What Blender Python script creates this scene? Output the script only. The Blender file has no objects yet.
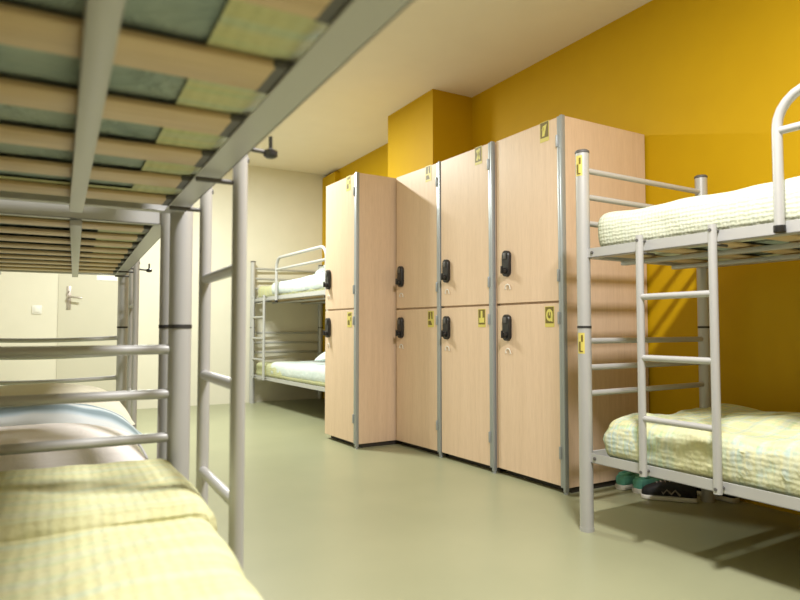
import bpy, bmesh, math, random
from mathutils import Vector, Matrix, noise
random.seed(7)
PI = math.pi
scn = bpy.context.scene
COL = scn.collection

# ------------------------------------------------------------------ materials
def mat(name, color, rough=.5, metal=0., spec=None):
    m = bpy.data.materials.new(name); m.use_nodes = True
    b = m.node_tree.nodes['Principled BSDF']
    b.inputs['Base Color'].default_value = (*color, 1)
    b.inputs['Roughness'].default_value = rough
    b.inputs['Metallic'].default_value = metal
    if spec is not None: b.inputs['Specular IOR Level'].default_value = spec
    return m, m.node_tree, b

def N(nt, t, **kw):
    n = nt.nodes.new(t)
    for k, v in kw.items():
        if k in n.inputs.keys(): n.inputs[k].default_value = v
        else: setattr(n, k, v)
    return n

def coords(nt, scale=(1, 1, 1), rot=(0, 0, 0), src='Object'):
    tc = nt.nodes.new('ShaderNodeTexCoord'); mp = nt.nodes.new('ShaderNodeMapping')
    mp.inputs['Scale'].default_value = scale; mp.inputs['Rotation'].default_value = rot
    nt.links.new(tc.outputs[src], mp.inputs['Vector'])
    return mp.outputs['Vector']

def ramp(nt, fac, stops):
    r = nt.nodes.new('ShaderNodeValToRGB')
    e = r.color_ramp.elements
    while len(e) < len(stops): e.new(.5)
    for el, (p, c) in zip(e, stops):
        el.position = p; el.color = (*c, 1)
    nt.links.new(fac, r.inputs['Fac'])
    return r.outputs['Color']

def mixc(nt, fac, a, b, blend='MIX'):
    m = nt.nodes.new('ShaderNodeMix'); m.data_type = 'RGBA'; m.blend_type = blend
    for s, v in ((m.inputs[0], fac), (m.inputs[6], a), (m.inputs[7], b)):
        if hasattr(v, 'is_linked'): nt.links.new(v, s)
        elif isinstance(v, (int, float)): s.default_value = v
        else: s.default_value = (*v, 1)
    return m.outputs[2]

def bump(nt, b, h, strength, dist=.01):
    bp = nt.nodes.new('ShaderNodeBump')
    bp.inputs['Strength'].default_value = strength; bp.inputs['Distance'].default_value = dist
    nt.links.new(h, bp.inputs['Height']); nt.links.new(bp.outputs['Normal'], b.inputs['Normal'])

def noisy(name, c1, c2, scale, rough, bumpk=0., metal=0., stretch=(1, 1, 1), spec=None):
    m, nt, b = mat(name, c1, rough, metal, spec)
    n = N(nt, 'ShaderNodeTexNoise', Scale=scale, Detail=5.)
    nt.links.new(coords(nt, stretch), n.inputs['Vector'])
    nt.links.new(ramp(nt, n.outputs['Fac'], [(.3, c1), (.7, c2)]), b.inputs['Base Color'])
    if bumpk: bump(nt, b, n.outputs['Fac'], bumpk, .003)
    return m

M = {}
M['yellow'] = noisy('yellow_paint', (.555, .335, .001), (.575, .35, .001), 6, .6, .05, spec=.25)
M['cream'] = noisy('cream_paint', (.72, .69, .57), (.75, .715, .595), 5, .6, .04)
M['ceil'] = noisy('ceiling_paint', (.84, .78, .67), (.86, .80, .69), 5, .7, .03)
M['tan'] = noisy('tan_paint', (.42, .30, .19), (.44, .32, .20), 5, .6)
M['putty'] = noisy('putty_paint', (.60, .575, .50), (.62, .595, .515), 5, .6)
M['door'] = noisy('door_paint', (.60, .575, .46), (.62, .59, .475), 4, .45)
M['frame'] = mat('door_frame_paint', (.74, .70, .57), .45)[0]
M['floor'] = noisy('green_linoleum', (.302, .31, .19), (.335, .34, .21), 2.2, .33, .03)
M['metal'] = mat('silver_bed_paint', (.48, .48, .47), .36, .22)[0]
M['cap'] = mat('grey_plastic', (.10, .095, .09), .5)[0]
M['black'] = mat('black_plastic', (.018, .017, .017), .38)[0]
M['ring'] = mat('dark_joint', (.03, .028, .026), .6)[0]
M['alu'] = mat('aluminium_profile', (.40, .43, .45), .38, .4)[0]
M['plinth'] = mat('dark_plinth', (.035, .028, .022), .6)[0]
M['steel'] = mat('brushed_steel', (.55, .50, .46), .35, .8)[0]
M['white'] = mat('white_plastic', (.82, .80, .74), .4)[0]
M['paper'] = mat('white_paper', (.86, .85, .80), .7)[0]
M['stick'] = mat('yellow_sticker', (.66, .56, .13), .45)[0]
M['ink'] = mat('sticker_ink', (.17, .125, .02), .5)[0]
M['glyph'] = mat('sticker_symbol', (.70, .62, .14), .5)[0]

def wood(name, ca, cb, cc, axis, sc=1., rough=.42):
    m, nt, b = mat(name, ca, rough)
    st = [14., 14., 14.]; st[axis] = .55
    n = N(nt, 'ShaderNodeTexNoise', Scale=3. * sc, Detail=6., Distortion=.5)
    nt.links.new(coords(nt, tuple(st)), n.inputs['Vector'])
    c = ramp(nt, n.outputs['Fac'], [(.28, ca), (.5, cb), (.74, cc)])
    st2 = [70., 70., 70.]; st2[axis] = 3.
    f = N(nt, 'ShaderNodeTexNoise', Scale=4., Detail=2.)
    nt.links.new(coords(nt, tuple(st2)), f.inputs['Vector'])
    d = ramp(nt, f.outputs['Fac'], [(.35, (.93, .92, .90)), (.6, (1, 1, 1))])
    nt.links.new(mixc(nt, 1., c, d, 'MULTIPLY'), b.inputs['Base Color'])
    return m
M['beech'] = wood('beech_laminate', (.72, .53, .37), (.76, .565, .40), (.79, .595, .43), 2)
M['slat'] = wood('slat_wood', (.52, .37, .20), (.60, .44, .25), (.66, .49, .29), 0)

def quilt(name, base, tint, g, bl, plaid=.5, bscale=1., xk=1., mask=False):
    """quilted cotton bedspread: soft colour patches, thin plaid lines, stitched relief"""
    m, nt, b = mat(name, base, .85, 0, .2)
    v = coords(nt)
    n = N(nt, 'ShaderNodeTexNoise', Scale=7., Detail=4.); nt.links.new(v, n.inputs['Vector'])
    c = ramp(nt, n.outputs['Fac'], [(.3, base), (.68, tint)])
    if mask:
        mn = N(nt, 'ShaderNodeTexNoise', Scale=2.6, Detail=1.); nt.links.new(coords(nt, (.4, 1, .4)), mn.inputs['Vector'])
        mk = ramp(nt, mn.outputs['Fac'], [(.46, (.12,) * 3), (.60, (1., 1., 1.))])
    for axis, sc, col, ph in (('X', 7.5, g, .4), ('Y', 6.1, g, 1.7), ('X', 4.3, bl, 2.6), ('Y', 3.7, bl, .3), ('Y', 11., tint, 1.), ('X', 13., tint, .9)):
        w = N(nt, 'ShaderNodeTexWave', bands_direction=axis, Scale=sc, Distortion=.5)
        w.inputs['Phase Offset'].default_value = ph
        w.inputs['Detail Scale'].default_value = 3.
        nt.links.new(v, w.inputs['Vector'])
        k = ramp(nt, w.outputs['Fac'], [(.72, (0, 0, 0)), (.93, (plaid * (xk if axis == 'X' else 1.),) * 3)])
        if mask: k = mixc(nt, 1., k, mk, 'MULTIPLY')
        c = mixc(nt, k, c, col)
    f = N(nt, 'ShaderNodeTexNoise', Scale=160., Detail=2.); nt.links.new(v, f.inputs['Vector'])
    c = mixc(nt, .18, c, ramp(nt, f.outputs['Fac'], [(.3, (.66, .68, .56)), (.7, (1., 1., .95))]), 'MULTIPLY')
    nt.links.new(c, b.inputs['Base Color'])
    h = None
    for axis in 'XYZ':
        w = N(nt, 'ShaderNodeTexWave', bands_direction=axis, Scale=11. * bscale, Distortion=2.2)
        w.inputs['Detail Scale'].default_value = 2.; nt.links.new(v, w.inputs['Vector'])
        if h is None: h = w.outputs['Fac']
        else:
            a = nt.nodes.new('ShaderNodeMath'); a.operation = 'ADD'
            nt.links.new(h, a.inputs[0]); nt.links.new(w.outputs['Fac'], a.inputs[1]); h = a.outputs[0]
    n2 = N(nt, 'ShaderNodeTexNoise', Scale=45., Detail=3.); nt.links.new(v, n2.inputs['Vector'])
    a = nt.nodes.new('ShaderNodeMath'); a.operation = 'MULTIPLY_ADD'; a.inputs[1].default_value = 3.2
    nt.links.new(n2.outputs['Fac'], a.inputs[0]); nt.links.new(h, a.inputs[2])
    bump(nt, b, a.outputs[0], .27, .004)
    return m
M['quilt_green'] = quilt('yellow_green_quilt', (.57, .56, .30), (.62, .60, .355), (.45, .57, .35), (.50, .58, .48), .40, 1.5, .18)
M['quilt_pale'] = quilt('pale_green_quilt', (.63, .655, .50), (.68, .69, .55), (.54, .63, .44), (.60, .65, .59), .3, 1.9)
M['quilt_plaid'] = quilt('plaid_quilt', (.67, .65, .35), (.70, .68, .41), (.42, .60, .36), (.47, .58, .60), .6, 1.5, 1., True)

def cloth(name, c1, c2, scale=6.):
    m, nt, b = mat(name, c1, .9, 0, .2)
    v = coords(nt)
    n = N(nt, 'ShaderNodeTexNoise', Scale=scale, Detail=4.); nt.links.new(v, n.inputs['Vector'])
    nt.links.new(ramp(nt, n.outputs['Fac'], [(.3, c1), (.7, c2)]), b.inputs['Base Color'])
    n2 = N(nt, 'ShaderNodeTexNoise', Scale=9., Detail=4., Distortion=1.2); nt.links.new(v, n2.inputs['Vector'])
    bump(nt, b, n2.outputs['Fac'], .6, .05 if name.startswith('blue_green') else .012)
    return m
M['ticking'] = cloth('blue_green_ticking', (.25, .32, .31), (.44, .50, .45), 7.)
M['sheet_blue'] = cloth('pale_blue_sheet', (.60, .68, .68), (.68, .73, .71))
M['sheet_pink'] = cloth('white_cotton', (.84, .79, .75), (.88, .84, .80))
M['sheet_cream'] = cloth('cream_cotton', (.86, .83, .66), (.89, .86, .72))
M['piping'] = mat('grey_piping', (.42, .42, .44), .8)[0]

def stripes(name):
    m, nt, b = mat(name, (.5, .6, .65), .9, 0, .2)
    w = N(nt, 'ShaderNodeTexWave', bands_direction='Y', Scale=4.6, Distortion=.25)
    nt.links.new(coords(nt), w.inputs['Vector'])
    nt.links.new(ramp(nt, w.outputs['Fac'], [(.1, (.26, .34, .38)), (.4, (.42, .53, .59)), (.62, (.56, .66, .72)), (.85, (.72, .77, .78))]), b.inputs['Base Color'])
    n2 = N(nt, 'ShaderNodeTexNoise', Scale=30.); nt.links.new(coords(nt), n2.inputs['Vector'])
    bump(nt, b, n2.outputs['Fac'], .3, .006)
    return m
M['towel'] = stripes('blue_striped_towel')
M['teal'] = noisy('teal_canvas', (.10, .35, .27), (.14, .41, .32), 30, .8)
M['shoe_black'] = noisy('black_mesh', (.008, .008, .011), (.018, .018, .022), 60, .7)
M['sole'] = mat('white_rubber', (.66, .64, .58), .6)[0]
M['lace'] = mat('grey_lace', (.30, .27, .24), .8)[0]

# ------------------------------------------------------------------ object helpers
def link(name, me, parent=None):
    o = bpy.data.objects.new(name, me); COL.objects.link(o)
    if parent: o.parent = parent
    return o
def obj(name, bm, m, parent=None, smooth=True, mats=None):
    me = bpy.data.meshes.new(name); bm.to_mesh(me); bm.free()
    for x in (mats or [m]): me.materials.append(x)
    if smooth:
        me.polygons.foreach_set('use_smooth', [True] * len(me.polygons))
        me.set_sharp_from_angle(angle=math.radians(38))
    return link(name, me, parent)
def tag(o, label, cat, group=None):
    o['label'] = label; o['category'] = cat
    if group: o['group'] = group
    return o
def thing(name, loc, rz, label, cat, group=None):
    o = bpy.data.objects.new(name, None); COL.objects.link(o)
    o.empty_display_size = .1
    o.location = loc; o.rotation_euler = (0, 0, rz)
    return tag(o, label, cat, group)
def struct(name, bm, m, parent=None, smooth=False):
    o = obj(name, bm, m, parent, smooth)
    if not parent: o['kind'] = 'structure'
    return o
def B(): return bmesh.new()

def box(bm, lo, hi, bev=0., seg=2):
    t = bmesh.new()
    lo2 = [min(a, b) for a, b in zip(lo, hi)]; hi2 = [max(a, b) for a, b in zip(lo, hi)]
    r = bmesh.ops.create_cube(t, size=1)
    for v in t.verts:
        v.co = Vector([lo2[i] + (v.co[i] + .5) * (hi2[i] - lo2[i]) for i in range(3)])
    if bev: bmesh.ops.bevel(t, geom=t.edges[:], offset=bev, segments=seg, affect='EDGES', profile=.5)
    merge(bm, t)
    return bm
def merge(bm, t):
    me = bpy.data.meshes.new('tmp'); t.to_mesh(me); t.free(); bm.from_mesh(me); bpy.data.meshes.remove(me)

def tube(bm, pts, r, n=16, cap=True, taper=None):
    pts = [Vector(p) for p in pts]; rings = []
    up = None
    for i, p in enumerate(pts):
        d = (pts[min(i + 1, len(pts) - 1)] - pts[max(i - 1, 0)]).normalized()
        if up is None:
            a = Vector((0, 0, 1)) if abs(d.z) < .9 else Vector((1, 0, 0))
            up = (a - d * a.dot(d)).normalized()
        else: up = (up - d * up.dot(d)).normalized()
        s = d.cross(up); rr = r if taper is None else taper[i]
        rings.append([bm.verts.new(p + (up * math.cos(k * 2 * PI / n) + s * math.sin(k * 2 * PI / n)) * rr) for k in range(n)])
    for a, b in zip(rings, rings[1:]):
        for k in range(n): bm.faces.new((a[k], a[(k + 1) % n], b[(k + 1) % n], b[k]))
    if cap:
        bm.faces.new(rings[0][::-1]); bm.faces.new(rings[-1])
    bmesh.ops.recalc_face_normals(bm, faces=bm.faces[:])
    return bm

def lathe(bm, prof, loc=(0, 0, 0), n=20, rot=None):
    t = bmesh.new(); rings = []
    for r, z in prof:
        rings.append([t.verts.new((r * math.cos(k * 2 * PI / n), r * math.sin(k * 2 * PI / n), z)) for k in range(n)])
    for a, b in zip(rings, rings[1:]):
        for k in range(n): t.faces.new((a[k], a[(k + 1) % n], b[(k + 1) % n], b[k]))
    t.faces.new(rings[0][::-1]); t.faces.new(rings[-1])
    bmesh.ops.recalc_face_normals(t, faces=t.faces[:])
    mt = Matrix.Translation(loc)
    if rot is not None: mt = mt @ rot
    t.transform(mt); merge(bm, t)
    return bm
RX = Matrix.Rotation(PI / 2, 4, 'Y')          # lathe axis to +X

def rbox(lo, hi, r, step=.03, amp=0., freq=4., seed=0., keep_bottom=None, ups=None, ry=None, folds=0.):
    """soft rounded box as a dense grid, gently wrinkled; keep_bottom = width of the tucked-under margin"""
    lo = Vector([min(a, b) for a, b in zip(lo, hi)]), Vector([max(a, b) for a, b in zip(lo, hi)])
    lo, hi = lo
    bm = bmesh.new(); size = hi - lo
    n = [max(3, int(s / step)) for s in size]
    def face(u, v, w, side):
        vs = []
        for i in range(n[u] + 1):
            row = []
            for j in range(n[v] + 1):
                p = Vector((0, 0, 0)); p[u] = lo[u] + size[u] * i / n[u]; p[v] = lo[v] + size[v] * j / n[v]
                p[w] = hi[w] if side else lo[w]
                row.append(bm.verts.new(p))
            vs.append(row)
        for i in range(n[u]):
            for j in range(n[v]):
                q = (vs[i][j], vs[i + 1][j], vs[i + 1][j + 1], vs[i][j + 1])
                if keep_bottom is not None and w == 2 and not side:
                    c = sum((k.co for k in q), Vector()) / 4
                    if min(c.x - lo.x, hi.x - c.x, c.y - lo.y, hi.y - c.y) > keep_bottom: continue
                bm.faces.new(q)
    for u, v, w in ((0, 1, 2), (1, 2, 0), (2, 0, 1)):
        face(u, v, w, 0); face(u, v, w, 1)
    bmesh.ops.remove_doubles(bm, verts=bm.verts[:], dist=1e-5)
    bmesh.ops.delete(bm, geom=[v for v in bm.verts if not v.link_faces], context='VERTS')
    bmesh.ops.recalc_face_normals(bm, faces=bm.faces[:])
    for v in bm.verts:
        rr = (r, ry or r, r)
        q = Vector([min(max(v.co[i], lo[i] + rr[i]), hi[i] - rr[i]) for i in range(3)])
        d = Vector([(v.co[i] - q[i]) / rr[i] for i in range(3)])
        if d.length > 1e-7:
            d.normalize(); v.co = q + Vector([d[i] * rr[i] for i in range(3)])
    c = (lo + hi) / 2
    if sum(f.normal.dot(f.calc_center_median() - c) for f in bm.faces) < 0:
        bmesh.ops.reverse_faces(bm, faces=bm.faces[:])
    bm.normal_update()
    if amp or ups:
        for v in bm.verts:
            topness = min(1., max(0., (v.co.z - lo.z) / size.z * 3. - .3))
            p = v.co * freq + Vector((seed, seed * 1.7, 0))
            k = noise.noise(p) + .5 * noise.noise(p * 2.3)
            dz = Vector((0, 0, 0))
            if amp: dz += v.normal * (k * amp * topness)
            if folds:
                a_ = v.co.y * .8 + v.co.z * 1.5
                rg = 1 - abs(noise.noise(Vector((a_ * 9 + seed, (v.co.y - v.co.z) * 2.2, v.co.x * 2)))) * 2.4
                dz += v.normal * (max(0., rg) ** 2 * folds * topness * (1 - abs(v.normal.z)) )
            if ups:
                hgt = (v.co.z - lo.z) / size.z
                dz.z += ups(v.co) * max(0., hgt)
            v.co += dz
    return bm

# ------------------------------------------------------------------ the room
XL, XW, Y0, YF, ZC = -.68, 3.0, -1.7, 7.1, 2.735
T = .1
struct('floor', box(B(), (XL - T, Y0 - T, -.06), (XW + T, YF + T, 0)), M['floor'])
struct('ceiling', box(B(), (XL - T, Y0 - T, ZC), (XW + T, YF + T, ZC + T)), M['ceil'])
struct('wall_right', box(B(), (XW, Y0 - T, 0), (XW + T, YF + T, ZC)), M['yellow'])
struct('wall_left', box(B(), (XL - T, Y0 - T, 0), (XL, YF + T, ZC)), M['putty'])
struct('wall_back', box(B(), (XL, Y0 - T, 0), (XW, Y0, ZC)), M['tan'])
DX0, DX1, DZ = .105, .86, 2.0
bm = B()
box(bm, (XL, YF, 0), (DX0, YF + T, ZC)); box(bm, (DX1, YF, 0), (XW, YF + T, ZC)); box(bm, (DX0, YF, DZ), (DX1, YF + T, ZC))
struct('wall_far', bm, M['cream'])
# chimney breast and corner pilaster, both yellow
struct('trim_1', box(B(), (2.62, 4.09, 0), (XW, 4.83, ZC)), M['yellow'])
bm = box(B(), (2.935, 6.72, 0), (XW, YF, ZC - .05))
tube(bm, [(2.955, 6.74, ZC - .055), (2.955, YF, ZC - .055)], .02, 12)
struct('trim_2', bm, M['yellow'])
# door in the far wall
d1 = struct('door_1', box(B(), (DX0 + .006, YF + .012, .006), (DX1 - .006, YF + .052, DZ - .006), .003), M['door'])
hp = B(); hx = .205
box(hp, (hx - .02, YF + .004, 1.035), (hx + .02, YF + .012, 1.27), .003)
tube(hp, [(hx, YF + .012, 1.165), (hx, YF - .04, 1.165), (hx + .02, YF - .052, 1.162), (hx + .115, YF - .052, 1.150)], .010, 12)
obj('door_handle', hp, M['steel'], d1)
obj('door_key', lathe(tube(B(), [(hx, YF + .006, 1.22), (hx, YF - .02, 1.22)], .005, 8), [(.001, -.003), (.014, -.002), (.014, .002), (.001, .003)], (hx, YF - .03, 1.22), 14, Matrix.Rotation(PI / 2, 4, 'Y')), M['steel'], d1)
fr = B()
box(fr, (DX0 - .001, YF, 0), (DX0 + .005, YF + .06, DZ)); box(fr, (DX1 - .005, YF, 0), (DX1 + .001, YF + .06, DZ)); box(fr, (DX0, YF, DZ - .005), (DX1, YF + .06, DZ))
struct('trim_3', fr, M['frame'])
nb = box(B(), (.455, YF + .0085, 1.340), (.65, YF + .0115, 1.53))
tag(obj('notice_sheet', nb, M['paper'], smooth=False), 'white paper notice fixed to the far cream door, right of its handle', 'notice')
sw = thing('light_switch', (-.07, YF, 1.03), 0, 'small white light switch on the far cream wall left of the door', 'light switch')
obj('switch_plate', box(B(), (-.042, -.010, -.042), (.042, 0, .042), .004), M['white'], sw)
obj('switch_rocker', box(B(), (-.024, -.016, -.026), (.024, -.010, .026), .002), M['white'], sw)

# ------------------------------------------------------------------ bunk beds
L, W, RP = 1.975, .85, .0285
ZU, ZL = 1.147, .288            # underside of the two bunk frames
RAIL = .04
HB_UP, HB_LO = (1.53, 1.415, 1.30), (.795, .682, .572)

def bent(y0, y1, x, zb, zt, r, k=6):
    pts = [Vector((x, y0, zb))]
    for i in range(k + 1):
        a = i / k * PI / 2; pts.append(Vector((x, y0 + (r - r * math.cos(a)) * (1 if y1 > y0 else -1), zt - r + r * math.sin(a))))
    for i in range(k + 1):
        a = i / k * PI / 2; pts.append(Vector((x, y1 - (r - r * math.sin(a)) * (1 if y1 > y0 else -1), zt - r + r * math.cos(a))))
    pts.append(Vector((x, y1, zb)))
    return pts

def bunk_bed(loc, rz, sx, lad, label, stickers=False, bow=0., guard=.82, hook=0, gz=1.592, gend=1.88, gzb=1.165, head=True, mid=.682):
    t = thing('bunk_bed', loc, rz, label, 'bunk bed', 'metal bunk beds')
    for k, (px, py) in enumerate(((0, 0), (W, 0), (0, L), (W, L))):
        p = obj('post', tube(B(), [(sx * px, -py, 0.012), (sx * px, -py, 1.602)], RP, 24), M['metal'], t)
        obj('post_cap', lathe(B(), [(RP, 0), (RP + .002, .002), (RP + .002, .010), (RP - .004, .015)], (sx * px, -py, 1.600), 24), M['cap'], p)
        obj('joint_ring', lathe(B(), [(RP + .0012, -.005), (RP + .0012, .005)], (sx * px, -py, .854), 24), M['ring'], p)
        obj('foot_cap', lathe(B(), [(RP + .0015, 0), (RP + .0015, .016)], (sx * px, -py, 0), 24), M['metal'], p)
        if stickers and k == 0:
            for z0 in (1.50, .742):
                bm = B(); g = B()
                for a, (h0, h1, rr, q) in (((-1.15, -.02), (0, .088, .0006, bm)), ((-.95, -.62), (.012, .05, .0011, g)), ((-.55, -.25), (.05, .078, .0011, g)), ((-.85, -.30), (.006, .012, .0011, g))):
                    vs = []
                    for i in range(9):
                        ang = PI / 2 * 0 + (a[0] + (a[1] - a[0]) * i / 8) + (-PI / 2 - .62 - .17)
                        c, s = math.cos(ang) * (RP + rr), math.sin(ang) * (RP + rr)
                        vs.append((q.verts.new((sx * px + c, -py + s, z0 + h0)), q.verts.new((sx * px + c, -py + s, z0 + h1))))
                    for u, v in zip(vs, vs[1:]): q.faces.new((u[0], v[0], v[1], u[1]))
                so = obj('number_sticker', bm, M['stick'], p)
                obj('printed_mark', g, M['ink'], p)
    for z in (ZU, ZL):
        for x, s in ((0, 1), (W, -1)):
            bm = B()
            box(bm, (sx * (x - s * .003), -RP + .004, z), (sx * (x + s * .001), -L + RP - .004, z + RAIL), .001, 1)
            box(bm, (sx * (x - s * .003), -RP + .004, z), (sx * (x + s * .046), -L + RP - .004, z + .004), .001, 1)
            sr = obj('side_rail', bm, M['metal'], t)
            for py in (.05, L - .05):
                obj('bolt', lathe(B(), [(.007, 0), (.007, .004), (.004, .006)], (sx * (x - s * .003), -py, z + .02), 10, Matrix.Rotation(-s * sx * PI / 2, 4, 'Y')), M['cap'], sr)
        for y, s in ((0, -1), (-L, 1)):
            bm = B()
            box(bm, (sx * (RP - .004), y - .003 * s, z), (sx * (W - RP + .004), y + .001 * s, z + RAIL), .001, 1)
            box(bm, (sx * (RP - .004), y - .003 * s, z), (sx * (W - RP + .004), y + .022 * s, z + .004), .001, 1)
            obj('end_rail', bm, M['metal'], t)
        for bx in (.245, W - .245):
            obj('support_beam', box(B(), (sx * bx - .015, -.006, z - .018), (sx * bx + .015, -L + .006, z), .003), M['metal'], t)
        for k in range(9):
            y = -(.057 + .21 * k)
            o = obj('slat', box(B(), (sx * .006, y - .022, z + .0045), (sx * (W - .006), y - .107, z + .0145), .004), M['slat'], t)
            for xa, xb in ((.0055, .063), (W - .063, W - .0055)):
                obj('slat_holder', box(B(), (sx * xa, y - .019, z + .0042), (sx * xb, y - .110, z + .0148), .003, 1), M['cap'], o)
    for y in (0, -L):
        for hs in (HB_UP, (HB_LO[0], mid, HB_LO[2])):
            if y and not head and hs is not HB_UP: continue
            for h in hs:
                nn = 12
                obj('end_bar', tube(B(), [(sx * (RP * .7 + (W - RP * 1.4) * i / nn), y, h - bow * math.sin(PI * i / nn)) for i in range(nn + 1)], .0125, 14), M['metal'], t)
    if guard:
        gx = -sx * .021
        g = obj('guard_rail', tube(B(), bent(-guard, -gend, gx, gzb, gz, .11), .0155, 16), M['metal'], t)
        obj('guard_bar', tube(B(), [(gx, -guard - .005, gz - .12), (gx, .005 - gend, gz - .12)], .0125, 14), M['metal'], g)
        for y in (-guard, -gend):
            obj('end_cap', lathe(B(), [(.0165, -.014), (.0178, -.012), (.0178, .008)], (gx, y, gzb - .001), 16), M['black'], g)
    lx = -sx * .035
    ld = B()
    for d in lad: tube(ld, [(lx, -d, .292), (lx, -d, 1.205)], .0145, 18)
    lo = obj('ladder', ld, M['metal'], t)
    for z in (.968, .737, .508):
        obj('rung', tube(B(), [(lx, -lad[0], z), (lx, -lad[1], z)], .0118, 14), M['metal'], lo)
    for d in lad:
        for zb in (1.185, .308):
            obj('bolt', tube(B(), [(lx - sx * .0165, -d, zb), (-sx * .001, -d, zb)], .006, 10), M['cap'], lo)
        obj('hook_rod', tube(B(), [(sx * .05, -d, 1.137), (lx, -d, 1.137)], .005, 10), M['cap'], lo)
    if hook:
        d = lad[1]
        obj('hook_rod', tube(B(), [(-sx * .001, -d, hook + .006), (-sx * .092, -d, hook)], .0045, 10), M['cap'], lo)
        obj('rubber_tip', lathe(B(), [(.009, -.010), (.0145, -.006), (.0145, .004), (.006, .008), (.004, .010), (.004, .034)], (-sx * .096, -d, hook), 16), M['black'], lo)
    return t

def mattress(bed, sx, upper, mq, label, seed, top=None, fold=None, amp=.012, thick=.165, ups=None, x_in=None, folds=0., y0=.055, y1=None, tuck=.17):
    x_in = (.006 if upper else .008) if x_in is None else x_in
    z = (ZU if upper else ZL) + .0155
    y1 = y1 or L - .045
    t = thing('mattress', bed.location + Matrix.Rotation(bed.rotation_euler.z, 3, 'Z') @ Vector((0, 0, z)), bed.rotation_euler.z, label, 'mattress', 'mattresses on the bunk beds')
    obj('mattress_body', rbox((sx * (x_in + .035), -y0 - .035, .006), (sx * (W - x_in - .035), -y1 + .035, thick - .04), .04, .06), M['ticking'], t)
    q = obj('bedspread', rbox((sx * x_in, -y0, .0), (sx * (W - x_in), -y1, thick), .05, .022, amp, 5., seed, tuck, ups, folds=folds), mq, t)
    if fold:
        f0, f1, m2 = fold
        obj('folded_hem', rbox((sx * (x_in - .006), -f0, .03), (sx * (W - x_in + .006), -f1, thick + .020), .052, .018, amp, 5., seed, 0., ups, ry=.010), m2 or mq, t)
    return t

def Rz(d): return math.radians(d)
near = bunk_bed((.305, 1.692, 0), Rz(-1.05), -1, (.135, .465), 'silver metal bunk bed filling the left foreground, wooden slats of its upper bunk overhead', guard=0, hook=1.206)
back = bunk_bed((.385, 3.868, 0), Rz(-2.1), -1, (.10, .40), 'silver metal bunk bed second on the left, in front of the cream door', bow=.012, head=False, mid=.705, guard=0, hook=1.150)
right = bunk_bed((2.0, 1.93, 0), Rz(1.8), 1, (.31, .605), 'silver metal bunk bed at right against the yellow wall, shoes under it', stickers=True)
far = bunk_bed((2.06, 7.03, 0), Rz(3.0), 1, (.12, .46), 'silver metal bunk bed at the far wall behind the lockers', gz=1.575, gend=1.955, gzb=1.13, guard=.775)

mattress(near, -1, True, M['quilt_green'], 'mattress seen from below through the slats of the nearest left bunk', 3.1, tuck=.125)
mattress(near, -1, False, M['quilt_green'], 'mattress with yellow green quilt in the bottom left foreground', 5.3, fold=(.035, .53, None), thick=.212, amp=.010, x_in=.018)
mattress(back, -1, True, M['quilt_green'], 'mattress on the upper bunk of the second left bed, above the striped towel', 8.4)
mattress(back, -1, False, M['quilt_green'], 'mattress on the lower bunk of the second left bed, under pillows and striped towel', 9.9, thick=.12)
mattress(right, 1, True, M['quilt_pale'], 'mattress with pale green quilt on the upper bunk at right', 2.2, thick=.168, amp=.009)
def hump(c):
    return .035 * math.exp(-((c.y + .62) / .22) ** 2) * math.exp(-((c.x - .55) / .25) ** 2)
mattress(right, 1, False, M['quilt_plaid'], 'mattress with rumpled yellow green plaid quilt on the lower bunk at right, behind the ladder', 4.6, thick=.178, amp=.020, ups=hump, y0=.075, folds=.016)
mattress(far, 1, True, M['quilt_green'], 'mattress with yellow green quilt on the upper bunk by the far wall', 6.6, thick=.155, x_in=.026)
mattress(far, 1, False, M['quilt_green'], 'mattress with yellow green quilt on the lower bunk by the far wall', 7.7, thick=.165)

# ------------------------------------------------------------------ bedding lying on the mattresses
def bedloc(bed, x, d, z):
    return bed.location + Matrix.Rotation(bed.rotation_euler.z, 3, 'Z') @ Vector((x, -d, z))
def pillow_bm(w, l, h, seed, crumple=.012):
    bm = bmesh.new(); n, m_ = 36, 24; g = {}
    for side in (1, -1):
        for i in range(n + 1):
            for j in range(m_ + 1):
                u, v = -1 + 2 * i / n, -1 + 2 * j / m_
                e = max(0., (1 - abs(u) ** 2.6)) ** .5 * max(0., (1 - abs(v) ** 2.6)) ** .5
                pin = 1 - .06 * (1 - abs(v)) * (abs(u) ** 3) - .0
                x, y = u * w / 2 * (1 - .05 * (1 - v * v) * abs(u) ** 4), v * l / 2 * (1 - .06 * (1 - u * u) * abs(v) ** 4)
                k = noise.noise(Vector((x * 6 + seed, y * 6, side))) * crumple * e
                z = (h * .82 * e + k) if side > 0 else -h * .18 * e
                g[side, i, j] = bm.verts.new((x, y, z + h * .18))
        for i in range(n):
            for j in range(m_):
                bm.faces.new((g[side, i, j], g[side, i + 1, j], g[side, i + 1, j + 1], g[side, i, j + 1]))
    bmesh.ops.remove_doubles(bm, verts=bm.verts[:], dist=1e-4)
    bmesh.ops.recalc_face_normals(bm, faces=bm.faces[:])
    return bm
def pillow(bed, x, d, z, w, l, h, m, label, seed, tilt=0., rz=0., pipe=False):
    t = thing('pillow', bedloc(bed, x, d, z), bed.rotation_euler.z + rz, label, 'pillow', 'pillows on the beds')
    t.rotation_euler = (tilt, 0, bed.rotation_euler.z + rz)
    p = obj('pillowcase', pillow_bm(w, l, h, seed), m, t)
    if pipe:
        pts = []
        for k in range(65):
            a = k / 64 * 2 * PI; c, s = math.cos(a), math.sin(a)
            u = math.copysign(abs(c) ** .35, c); v = math.copysign(abs(s) ** .35, s)
            pts.append((u * w / 2 * .985, v * l / 2 * .985, h * .18))
        obj('piping', tube(B(), pts, .004, 8), M['piping'], t)
    return t
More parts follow.
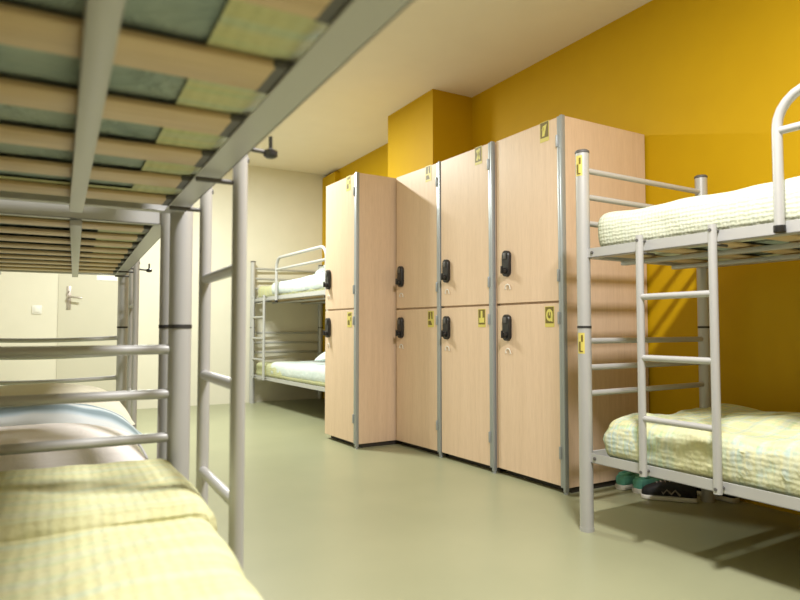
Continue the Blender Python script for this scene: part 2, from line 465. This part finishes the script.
zt = ZL + .0155 + .12
pillow(back, -.40, 1.735, zt + .014, .73, .45, .125, M['sheet_pink'], 'white pillow with grey piping at the near end of the second left bed', 1., pipe=True)
pillow(back, -.37, 1.0, zt + .012, .68, .46, .19, M['sheet_cream'], 'cream pillow heaped behind the blue striped towel', 4., rz=.06)
# striped towel bunched between the two pillows
bm = rbox((-.34, -.108, .004), (.40, .108, .160), .08, .02, .014, 6., 2., 0., lambda c: -.10 * abs(c.x / .36) ** 3)
tw = obj('towel', bm, M['towel'])
tw.location = bedloc(back, -.40, 1.355, zt + .006); tw.rotation_euler = (0, 0, back.rotation_euler.z)
tag(tw, 'blue and white striped towel bunched between the pillows on the second left bed', 'towel')

for o, thk, sd, xb in zip([q for q in COL.objects if q.name.startswith('mattress') and q.type == 'EMPTY'][-2:], (.155, .165), (2., 5.), (.008, .002)):
    bl = obj('blanket', rbox((xb, -.52, .03), (W - .004, -1.94, thk + .022), .055, .03, .008, 4., sd, 0.,
             lambda c: .03 * max(0., (-c.y - 1.0))), M['sheet_blue'], o)
    bl['label'] = 'pale blue white tucked-in blanket'
pillow(far, .40, 1.66, ZU + .0155 + .205, .62, .42, .14, M['sheet_blue'], 'pale blue pillow on the upper far bunk beside the first locker', 2., tilt=-.12)
pillow(far, .40, 1.66, ZL + .0155 + .236, .62, .42, .14, M['sheet_blue'], 'pale blue pillow on the lower far bunk beside the first locker', 6., tilt=-.12)

# ------------------------------------------------------------------ lockers
HL = 1.965
GL = {  # simple marks printed on the yellow stickers: list of (ink?, polygon in unit square)
 'wedge': [(1, [(.05, .2), (.95, .2), (.95, .97), (.05, .97)]), (0, [(.25, .28), (.5, .28), (.78, .85), (.3, .78)]), (0, [(.2, .62), (.4, .55), (.5, .7), (.3, .76)])],
 'ring': 'ring',
 'cross': [(1, [(.05, .15), (.95, .15), (.95, .97), (.05, .97)]), (0, [(.2, .25), (.42, .22), (.8, .86), (.55, .9)]), (0, [(.6, .22), (.8, .3), (.42, .88), (.2, .8)])],
 'bottle': [(1, [(.05, .15), (.95, .15), (.95, .97), (.05, .97)]), (0, [(.36, .5), (.62, .5), (.62, .9), (.36, .9)]), (0, [(.15, .25), (.85, .25), (.85, .52), (.15, .52)])],
 'arch': [(1, [(.1, .5), (.38, .5), (.45, .95), (.1, .95)]), (1, [(.62, .5), (.8, .5), (.8, .95), (.5, .95)]), (1, [(.1, .14), (.75, .14), (.5, .4), (.1, .4)])],
 'steps': [(1, [(.1, .15), (.6, .15), (.5, .5), (.1, .45)]), (1, [(.2, .72), (.9, .78), (.9, .95), (.2, .9)]), (1, [(.72, .4), (.9, .4), (.9, .65), (.72, .65)])],
}
def poly(bm, x, pts, y0, z0, w, h):
    # faces the aisle (-x); y grows to the left in the picture
    vs = [bm.verts.new((x, y0 + w * (1 - u), z0 + h * v)) for u, v in pts]
    f = bm.faces.new(vs); f.normal_update()
    if f.normal.x > 0: bmesh.ops.reverse_faces(bm, faces=[f])
def sticker(door, y0, z0, w, h, kind):
    obj('number_sticker', box(B(), (-.0012, y0, z0), (0, y0 + w, z0 + h)), M['stick'], door, smooth=False)
    ink, gly = B(), B()
    if GL[kind] == 'ring':
        poly(ink, -.0016, [(.05, .18), (.95, .18), (.95, .97), (.05, .97)], y0, z0, w, h)
        for k in range(20):
            a, b = 2 * PI * k / 20, 2 * PI * (k + 1) / 20
            P = lambda t, r, q: (.5 + math.cos(t) * r, .58 + math.sin(t) * q)
            poly(gly, -.0020, [P(a, .36, .30), P(b, .36, .30), P(b, .2, .17), P(a, .2, .17)], y0, z0, w, h)
        poly(gly, -.0021, [(.62, .3), (.84, .25), (.84, .75), (.66, .75)], y0, z0, w, h)
        poly(gly, -.0021, [(.45, .56), (.55, .56), (.55, .76), (.45, .76)], y0, z0, w, h)
    else:
        for isink, p in GL[kind]:
            poly(ink if isink else gly, -.0016 if isink else -.0020, p, y0, z0, w, h)
    if ink.verts: obj('printed_mark', ink, M['ink'], door, smooth=False)
    if gly.verts: obj('printed_mark', gly, M['glyph'], door, smooth=False)

def lock_bm(y, z):
    bm = B(); w, h = .031, .076
    prof = []
    for k in range(28):
        a = 2 * PI * k / 28; c, s = math.cos(a), math.sin(a)
        prof.append((y + c * w, z + s * w + (h - w) * (1 if s > 0 else -1)))
    for x0, x1, sc in ((0, -.016, 1.), (-.016, -.022, .86)):
        a = [bm.verts.new((x0, y + (p - y) * (1. if x0 == 0 else 1.), z + (q - z))) for p, q in prof]
        b = [bm.verts.new((x1, y + (p - y) * sc, z + (q - z) * (sc * .1 + .9))) for p, q in prof]
        for k in range(28): bm.faces.new((a[k], a[(k + 1) % 28], b[(k + 1) % 28], b[k]))
    bm.faces.new(b)
    bmesh.ops.recalc_face_normals(bm, faces=bm.faces[:])
    return bm

def locker(loc, rz, w, depth, label, up, lowk, lock_in=.072):
    t = thing('locker', loc, rz, label, 'locker', 'two-door wooden lockers')
    th = .018; x0 = .021
    bm = B()
    box(bm, (x0, 0.0, .03), (depth, th, HL), .0015, 1); box(bm, (x0, w - th, .03), (depth, w, HL), .0015, 1)
    box(bm, (x0, th, HL - th), (depth, w - th, HL)); box(bm, (x0, th, .03), (depth, w - th, .03 + th))
    box(bm, (depth - .008, th, .03 + th), (depth, w - th, HL - th)); box(bm, (x0, th, .978), (depth - .008, w - th, .996))
    obj('carcass', bm, M['beech'], t)
    obj('plinth', box(B(), (.05, .012, 0), (depth - .02, w - .012, .03)), M['plinth'], t)
    # aluminium hinge post at the right front corner, standing on the floor
    ap = B()
    box(ap, (-.006, -.003, .012), (.0205, .014, HL + .003), .003)
    obj('edge_strip', box(B(), (-.003, .0165, .03), (.0205, .034, HL), .002), M['alu'], t)
    obj('foot', lathe(B(), [(.011, 0), (.011, .014)], (.008, .007, 0), 14), M['alu'], t)
    obj('hinge_post', ap, M['alu'], t)
    for z0, z1, kind, so, top in ((.036, .981, lowk, .068, False), (.993, HL - .002, up, .092, True)):
        d = obj('door', box(B(), (0, .037, z0), (th, w - .004, z1), .0015, 1), M['beech'], t)
        ly, lz = w - lock_in, (1.222 if top else .852)
        obj('lock', lock_bm(ly, lz), M['black'], d)
        obj('lock_knob', lathe(B(), [(.016, -.002), (.018, .012), (.015, .022), (.006, .024)], (-.02, ly - .002, lz - .042), 16, Matrix.Rotation(-PI / 2, 4, 'Y')), M['black'], d)
        obj('lock_lever', box(B(), (-.052, ly - .006, lz - .060), (-.040, ly + .005, lz - .016), .003), M['black'], d)
        obj('coin_slot', box(B(), (-.028, ly - .013, lz + .025), (-.0215, ly + .013, lz + .060), .003), M['cap'], d)
        hs = []
        for k in range(13):
            a = PI * (k / 12) * 1.15 - .2
            hs.append((-.006, ly + .02 * math.cos(a) - .004, lz - .142 + .022 * math.sin(a)))
        obj('hasp', tube(B(), [(0, hs[0][1], hs[0][2])] + hs + [(0, hs[-1][1], hs[-1][2])], .003, 8), M['white'], d)
        sticker(d, so + .002, z1 - .107 if top else z1 - .126, .068, .110, kind)
        for hz in ((z0 + .10, z1 - .16) if top else (z0 + .14, z1 - .11)):
            hb = B()
            lathe(hb, [(.006, 0), (.0068, .003), (.0068, .06), (.006, .063)], (-.006, .0315, hz), 12)
            obj('hinge', hb, M['alu'], d)
    return t
locker((2.331, 2.388, 0), Rz(1.0), .540, .655, 'beech two-door locker nearest the camera, right end of the row beside the right bunk bed', 'wedge', 'ring', .10)
locker((2.306, 2.943, 0), Rz(2.6), .525, .645, 'beech two-door locker second from the right bunk bed, left of the nearest locker', 'cross', 'bottle')
locker((2.282, 3.475, 0), Rz(4.4), .530, .645, 'beech two-door locker in the corner beside the protruding locker', 'arch', 'arch')
locker((1.923, 4.012, 0), Rz(2.4), .518, .60, 'beech two-door locker standing forward of the row, leftmost, with its side panel showing', 'steps', 'steps')

# ------------------------------------------------------------------ shoes under the right bed
def shoe(loc, rz, m_up, label, group, high=False, s=1., hk=1.):
    t = thing('shoe', loc, rz, label, 'shoe', group)
    def ring(x, w, z0, z1, n=20, off=0., sq=2.6):
        pts = []
        for k in range(n):
            a = 2 * PI * k / n; c, d = math.cos(a), math.sin(a)
            pts.append((x, off + w * math.copysign(abs(c) ** (2 / sq), c), (z0 + z1) / 2 + (z1 - z0) / 2 * math.copysign(abs(d) ** (2 / sq), d)))
        return pts
    def loft(rs):
        bm = B(); vr = [[bm.verts.new(Vector(p) * s) for p in r] for r in rs]; n = len(vr[0])
        for a, b in zip(vr, vr[1:]):
            for k in range(n): bm.faces.new((a[k], a[(k + 1) % n], b[(k + 1) % n], b[k]))
        bm.faces.new(vr[0][::-1]); bm.faces.new(vr[-1])
        bmesh.ops.recalc_face_normals(bm, faces=bm.faces[:]); return bm
    secs = [(-.142, .018), (-.135, .030), (-.11, .036), (-.06, .036), (0, .038), (.05, .045), (.09, .047), (.12, .041), (.138, .028), (.146, .012)]
    obj('sole', loft([ring(x, w + .003, .0, .026 if x < .1 else .024, sq=5) for x, w in secs]), M['sole'], t)
    hts = [.062, .078, .086, .082, .080, .070, .060, .052, .043, .034]
    obj('upper', loft([ring(x * .97, w, .018, .018 + (h - .018) * hk) for (x, w), h in zip(secs, hts)]), m_up, t)
    obj('collar', tube(B(), [(s * (-.075 + .055 * math.cos(a)), s * .026 * math.sin(a), s * (.083 * hk - .018 * (hk - 1) + .004 * math.cos(a))) for a in [2 * PI * k / 24 for k in range(25)]], .006 * s, 8), m_up if not high else M['lace'], t)
    lc = B()
    for k in range(4):
        x = -.005 + .02 * k; z = .018 + (.065 - .0052 * k) * hk
        tube(lc, [(s * x, -s * .026, s * (z - .013)), (s * (x + .008), 0, s * (z + .0005)), (s * x, s * .026, s * (z - .013))], .0045 * s, 8)
    obj('laces', lc, M['lace'], t)
    if high:
        for sd in (1, -1):
            pts = [(-.055, .036, .035), (-.03, .0375, .062), (-.012, .0375, .040), (.012, .0375, .062), (.03, .039, .040), (.045, .037, .062)]
            obj('side_stripe', tube(B(), [(s * x, sd * s * y, s * z) for x, y, z in pts], .0055 * s, 8), M['lace'], t)
    return t
G1, G2 = 'teal shoes', 'black trainers'
shoe((2.785, 2.334, 0), Rz(2), M['teal'], 'teal canvas shoe with white sole under the right bed, nearest the locker side', G1, s=.95)
shoe((2.80, 2.235, 0), Rz(1), M['teal'], 'teal canvas shoe under the right bed, between its pair and the black trainer', G1, s=.95)
shoe((2.708, 2.068, 0), Rz(128), M['shoe_black'], 'black trainer with white sole and grey laces, in front under the right bed', G2, True, s=.90, hk=1.5)
shoe((2.942, 2.0, 0), Rz(91), M['shoe_black'], 'black trainer mostly hidden in shade behind the front trainer', G2, True, s=.95)

# ------------------------------------------------------------------ lights: ceiling lamps along the aisle
def area(name, loc, sx, sy, e, col):
    l = bpy.data.lights.new(name, 'AREA'); l.shape = 'RECTANGLE'; l.size = sx; l.size_y = sy; l.energy = e; l.color = col
    o = bpy.data.objects.new(name, l); COL.objects.link(o); o.location = loc; return o
area('ceiling_lamp', (1.08, 5.25, ZC - .03), .5, .12, 78, (.96, 1., .94))
area('ceiling_lamp', (1.06, .68, ZC - .03), .4, .12, 78, (1., .97, .96))
w = bpy.data.worlds.new('world'); scn.world = w; w.use_nodes = True
w.node_tree.nodes['Background'].inputs[0].default_value = (.9, .85, .75, 1)
w.node_tree.nodes['Background'].inputs[1].default_value = .3

# ------------------------------------------------------------------ camera
cd = bpy.data.cameras.new('camera'); cam = bpy.data.objects.new('camera', cd); COL.objects.link(cam)
F = 625.
cd.sensor_width = 36; cd.lens = 36 * F / 800; cd.clip_start = .02
cam.location = (0, 0, .85)
cam.rotation_euler = (PI / 2 + math.atan(28 / F), 0, -math.radians(29.6))
cd.dof.use_dof = True; cd.dof.focus_distance = 3.1; cd.dof.aperture_fstop = 3.5
scn.camera = cam
vs = scn.view_settings
vs.view_transform = 'Standard'; vs.look = 'None'; vs.gamma = 1; vs.use_curve_mapping = False
vs.exposure = .56
